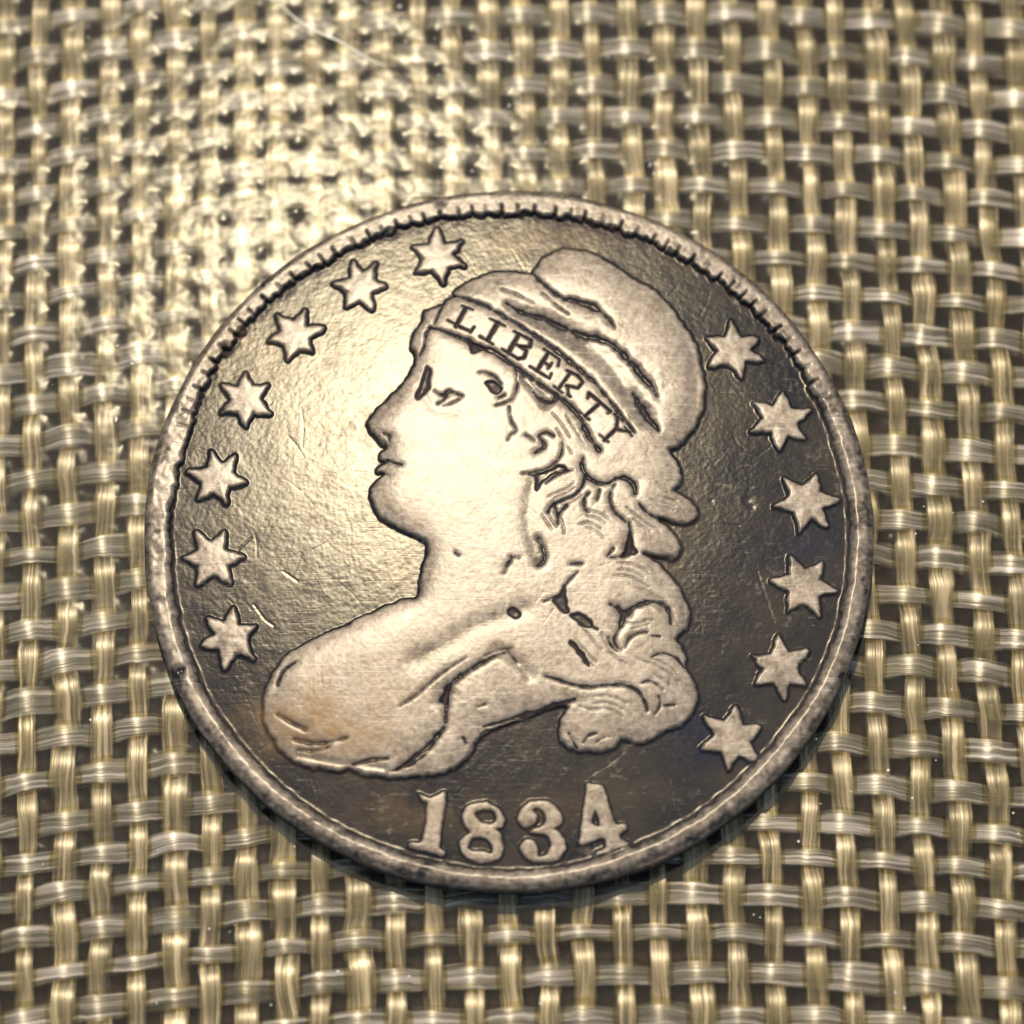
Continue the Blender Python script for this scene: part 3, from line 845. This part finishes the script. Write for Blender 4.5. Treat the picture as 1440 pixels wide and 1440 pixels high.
# toning stains: + golden brown, - blue black
STAIN = np.zeros((NG, NG))
for (qx, qy, rx, ry, v) in [(430, 1000, 70, 55, 0.95), (480, 1030, 100, 44, 0.7), (560, 960, 80, 60, 0.45), (640, 520, 40, 26, 0.30), (700, 900, 70, 30, 0.4), (760, 330, 90, 22, 0.8),
                            (330, 480, 60, 40, 0.5), (590, 560, 14, 8, 0.6), (1130, 775, 60, 50, -0.8), (1010, 1050, 60, 60, -0.8), (950, 960, 26, 60, -0.9), (560, 790, 50, 20, 0.5), (640, 1140, 160, 34, 0.35)]:
    c = C([(qx, qy)])[0]
    STAIN += v * np.exp(-((CX - c[0]) / (rx * PX)) ** 2 - ((CY - c[1]) / (ry * PX)) ** 2)
STAIN = STAIN * (0.8 + 0.35 * noise(16, 1.0) + 0.2 * noise(5, 1.0))
STAIN = np.where(STAIN < 0, STAIN * (1 - np.clip(W * 1.6, 0, 1)), STAIN)
# general unevenness
H = H + noise(9.0, 0.035) + noise(3.5, 0.015) + noise(1.4, 0.02) + (noise(2.5, 0.13) + noise(8, 0.15)) * sstep(-2, 6, RR - rin) * (1 - 0.6 * tstr)
W = W + noise(14, 0.045) + noise(2.2, 0.06)
W = np.clip(W, -0.5, 1)
H = blur(H, 0.75)
soft = sstep(-14, -4, RR - rin) * (1 - istr)
H = H * (1 - soft) + blur(H, 2.6) * soft

# ---- build: domed field + relief
RC = 25.0
BASE = 0.150
Z = BASE - (CX ** 2 + CY ** 2) / (2 * RC) + H * PX
gyv, gxv = np.gradient(Z, STEP)
NRM = np.stack([-gxv, -gyv, np.ones_like(Z)], -1)
NRM /= np.linalg.norm(NRM, axis=-1)[..., None]
edge_r = R * (1 + 0.0016 * np.sin(5 * AN + 1) + 0.0012 * np.sin(9 * AN) + 0.0010 * np.sin(17 * AN + 2) + 0.0006 * np.sin(41 * AN))
rr = np.hypot(CX, CY)
insd = rr <= edge_r
sc_ = np.where(insd, 1.0, edge_r / np.maximum(rr, 1e-9))
VX = CX * sc_; VY = CY * sc_
CO = np.stack([VX, VY, Z], -1).reshape(-1, 3)
ids = np.arange(NG * NG).reshape(NG, NG)
q = np.stack([ids[:-1, :-1], ids[:-1, 1:], ids[1:, 1:], ids[1:, :-1]], -1)
cnt = insd[:-1, :-1].astype(int) + insd[:-1, 1:] + insd[1:, 1:] + insd[1:, :-1]

# labels per cell: which part a cell belongs to
LAB = np.zeros((NG, NG), int)                     # 0 field
LAB[RR > rin - 2] = 1                             # rim
names = {0: 'field', 1: 'rim'}
def poly_mask(pts): return inside(C(pts))
FACE, CAP, BAND, HAIR, DRAPE = 2, 3, 4, 5, 6
LAB[in_bust] = FACE
cap_m = poly_mask(UP + [(905, 625), (938, 632), (1010, 620), (1030, 480), (900, 330), (720, 320), (600, 400)]) & in_bust
band_m = poly_mask(UP + LO[::-1] + [(600, 440), (612, 415)]) & in_bust
hair_m = poly_mask(LO[3:] + [(905, 625), (1010, 620), (1010, 1090), (770, 1080), (780, 1020), (812, 984), (765, 952), (790, 910), (770, 870), (796, 830), (764, 795), (740, 765), (735, 735), (742, 690), (737, 667), (722, 640), (712, 610), (716, 575), (675, 552), (664, 520)]) & in_bust
drape_m = poly_mask([(585, 843), (640, 852), (700, 862), (735, 856), (770, 870), (790, 910), (765, 952), (812, 984), (780, 1040), (600, 1120), (330, 1120), (330, 880)]) & in_bust
LAB[drape_m] = DRAPE; LAB[hair_m] = HAIR; LAB[cap_m] = CAP; LAB[band_m] = BAND
nxt = 10
star_ids = []
for m in star_mask:
    LAB[m] = nxt; star_ids.append(nxt); nxt += 1
dig_ids = {}
for ch, m in digit_mask.items():
    LAB[m] = nxt; dig_ids[ch] = nxt; nxt += 1
let_ids = {}
for ch in 'LIBERTY':
    LAB[let_mask[ch] & in_bust] = nxt; let_ids[ch] = nxt; nxt += 1
den_ids = []
for k in range(NT):
    mid_deg = (((k - 0.35) / NT) * 360) % 360
    if 20 < mid_deg < 152:
        m = (tid == k) & (RR > rin + 1) & (RR < rin + 27)
        LAB[m] = nxt; den_ids.append(nxt); nxt += 1

FL = LAB[:-1, :-1].ravel(); FQ = q.reshape(-1, 4); FK = cnt.ravel() > 0
NR = NRM.reshape(-1, 3); WR = W.ravel(); SR = STAIN.ravel()
order = np.argsort(np.where(FK, FL, -1), kind='stable')
FLs = np.where(FK, FL, -1)[order]


def part(lab, name, parent):
    a, b = np.searchsorted(FLs, [lab, lab + 1])
    f = FQ[order[a:b]]
    u, inv = np.unique(f, return_inverse=True)
    me = mesh_np(name, CO[u], inv.reshape(-1, 4), NR[u], {'wear': WR[u], 'stain': SR[u]})
    return link(name, me, M_COIN, parent)


coin = bpy.data.objects.new('silver_coin', None)
SC.collection.objects.link(coin)
coin.location = (0, 0, 0.002)
tag(coin, 'worn silver coin dated 1834 with a capped head and stars, lying on the mat', 'coin')
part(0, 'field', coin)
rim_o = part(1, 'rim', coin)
for k in den_ids: part(k, 'denticle', rim_o)
head = part(FACE, 'portrait', coin); head['label'] = 'raised head of a woman facing left, rubbed bright'
part(CAP, 'cap', head)
band_o = part(BAND, 'headband', head); band_o['label'] = 'headband lettered LIBERTY'
part(HAIR, 'hair', head)
part(DRAPE, 'drapery', head)
for ch in 'LIBERTY':
    o = part(let_ids[ch], 'letter', head); o['label'] = 'sunken letter %s on the headband' % ch
for k in star_ids: part(k, 'star', coin)
for ch in '1834':
    o = part(dig_ids[ch], 'digit', coin); o['label'] = 'raised digit %s of the date' % ch

# side and back of the coin
n = 720
th = np.linspace(0, 2 * math.pi, n, endpoint=False)
er = R * (1 + 0.0016 * np.sin(5 * th + 1) + 0.0012 * np.sin(9 * th) + 0.0010 * np.sin(17 * th + 2) + 0.0006 * np.sin(41 * th))
ci = np.clip(((er * np.cos(th) + EXT) / STEP).round().astype(int), 0, NG - 1); ri = np.clip(((er * np.sin(th) + EXT) / STEP).round().astype(int), 0, NG - 1)
ztop = Z[ri, ci]
ztop = np.convolve(np.concatenate([ztop[-4:], ztop, ztop[:4]]), np.ones(9) / 9, 'valid')
prof = [(1.000, None, 0.004), (1.0022, None, -0.006), (1.0030, None, -0.014), (1.0030, 0.028, 0), (1.0, 0.012, 0), (0.985, 0.0, 0), (0.0, 0.0, 0)]
rings = []
for f, zabs, dz in prof:
    z = ztop + dz if zabs is None else np.full(n, zabs)
    rings.append(np.stack([er * f * np.cos(th), er * f * np.sin(th), z], -1))
co = np.concatenate(rings)
quads = []
for k in range(len(prof) - 1):
    a = np.arange(n) + k * n; b = np.roll(np.arange(n), -1) + k * n
    quads.append(np.stack([a, a + n, b + n, b], -1))
quads = np.concatenate(quads)
edge_w = np.concatenate([np.full(n, v) for v in (0.5, 0.8, 0.5, 0.1, -0.1, -0.2, -0.2)])
link('edge', mesh_np('edge', co, quads, None, {'wear': edge_w}), M_COIN, coin)

# ------------------------------------------------------------------ dust and a stray hair on the resin
import bmesh
bm = bmesh.new()
SPECKS = [(832, 244, 5), (848, 247, 3), (664, 240, 5), (672, 206, 4), (680, 213, 4), (768, 200, 4), (914, 232, 5), (920, 244, 6), (906, 275, 4), (855, 80, 3), (716, 148, 4), (713, 54, 2.5),
          (750, 64, 2.5), (617, 105, 3), (562, 9, 5), (518, 12, 3), (571, 58, 4), (515, 60, 3), (612, 54, 3), (1238, 8, 4), (1227, 37, 3), (1267, 70, 3), (1382, 705, 3), (1340, 721, 2.6), (1299, 712, 2.2),
          (1288, 750, 3), (1379, 935, 3), (1291, 907, 2.6), (1338, 969, 3), (1249, 1083, 4), (1197, 1113, 3), (1283, 1122, 3), (1154, 1130, 3), (1123, 1183, 5), (1060, 1286, 3), (1069, 1290, 3),
          (1259, 1396, 4), (1272, 1418, 3.5), (1309, 1411, 3), (1432, 1172, 3), (1425, 1143, 4), (1316, 1069, 2.5), (1350, 1243, 2.5), (692, 1312, 3), (760, 1411, 4), (575, 1373, 3), (520, 1421, 3.5),
          (330, 1301, 3), (294, 1306, 3.5), (414, 1190, 3), (127, 1012, 4), (381, 1413, 2.5), (475, 1366, 4), (222, 1195, 2.2), (60, 1215, 2.6), (163, 589, 6), (165, 486, 5), (186, 511, 4), (162, 535, 3), (163, 698, 3), (74, 541, 2),
          (124, 52, 3), (140, 168, 2.5), (1148, 1039, 5), (198, 1345, 2), (220, 1410, 2), (323, 1310, 2)]
for (px, py, r) in SPECKS:
    c = on_plane(px, py, 0.006)
    rad = r * PX * random.uniform(0.30, 0.50)
    bmv = bmesh.ops.create_icosphere(bm, subdivisions=2, radius=1.0)['verts']
    a = random.uniform(0, 3.14); ex = random.uniform(0.8, 1.6)
    for v in bmv:
        s = 1 + 0.25 * math.sin(v.co.x * 5 + px) + 0.2 * math.cos(v.co.y * 4 + py)
        x, y = v.co.x * ex * s, v.co.y / ex * s
        v.co = (c[0] + rad * (x * math.cos(a) - y * math.sin(a)), c[1] + rad * (x * math.sin(a) + y * math.cos(a)), 0.003 + 0.5 * rad * v.co.z)
me = bpy.data.meshes.new('dust_specks'); bm.to_mesh(me); bm.free()
tag(link('dust_specks', me, M_DUST), 'tiny pale dust specks scattered over the shiny mat around the coin', 'dust', kind='stuff')


def hair_fibre(pts, rad):
    p = smooth(on_plane([a[0] for a in pts], [a[1] for a in pts], 0.012)[:, :2], False, 6)
    m = len(p); K = 6
    tn = np.gradient(p, axis=0); tn /= np.linalg.norm(tn, axis=1)[:, None]
    nr = np.stack([-tn[:, 1], tn[:, 0]], 1)
    co = np.zeros((m, K, 3))
    for k in range(K):
        a = 2 * math.pi * k / K
        tap = np.sin(np.pi * (np.arange(m) + 1) / (m + 1)) ** 0.4
        co[:, k, :2] = p + nr * (math.cos(a) * rad * tap)[:, None]
        co[:, k, 2] = 0.012 + 0.006 * np.sin(np.linspace(0, 5, m)) + math.sin(a) * rad * tap
    idx = np.arange(m * K).reshape(m, K); a = idx[:-1]; b = idx[1:]
    return co.reshape(-1, 3), np.stack([a, b, np.roll(b, -1, 1), np.roll(a, -1, 1)], -1).reshape(-1, 4)
co, qd = hair_fibre([(392, 4), (408, 20), (428, 36), (452, 48), (476, 58), (500, 72), (522, 84), (542, 92)], 0.0045)
tag(link('lint_fibre', mesh_np('lint_fibre', co, qd), M_LINT), 'thin pale lint fibre lying slanted on the resin at the far edge, above the coin', 'fibre')
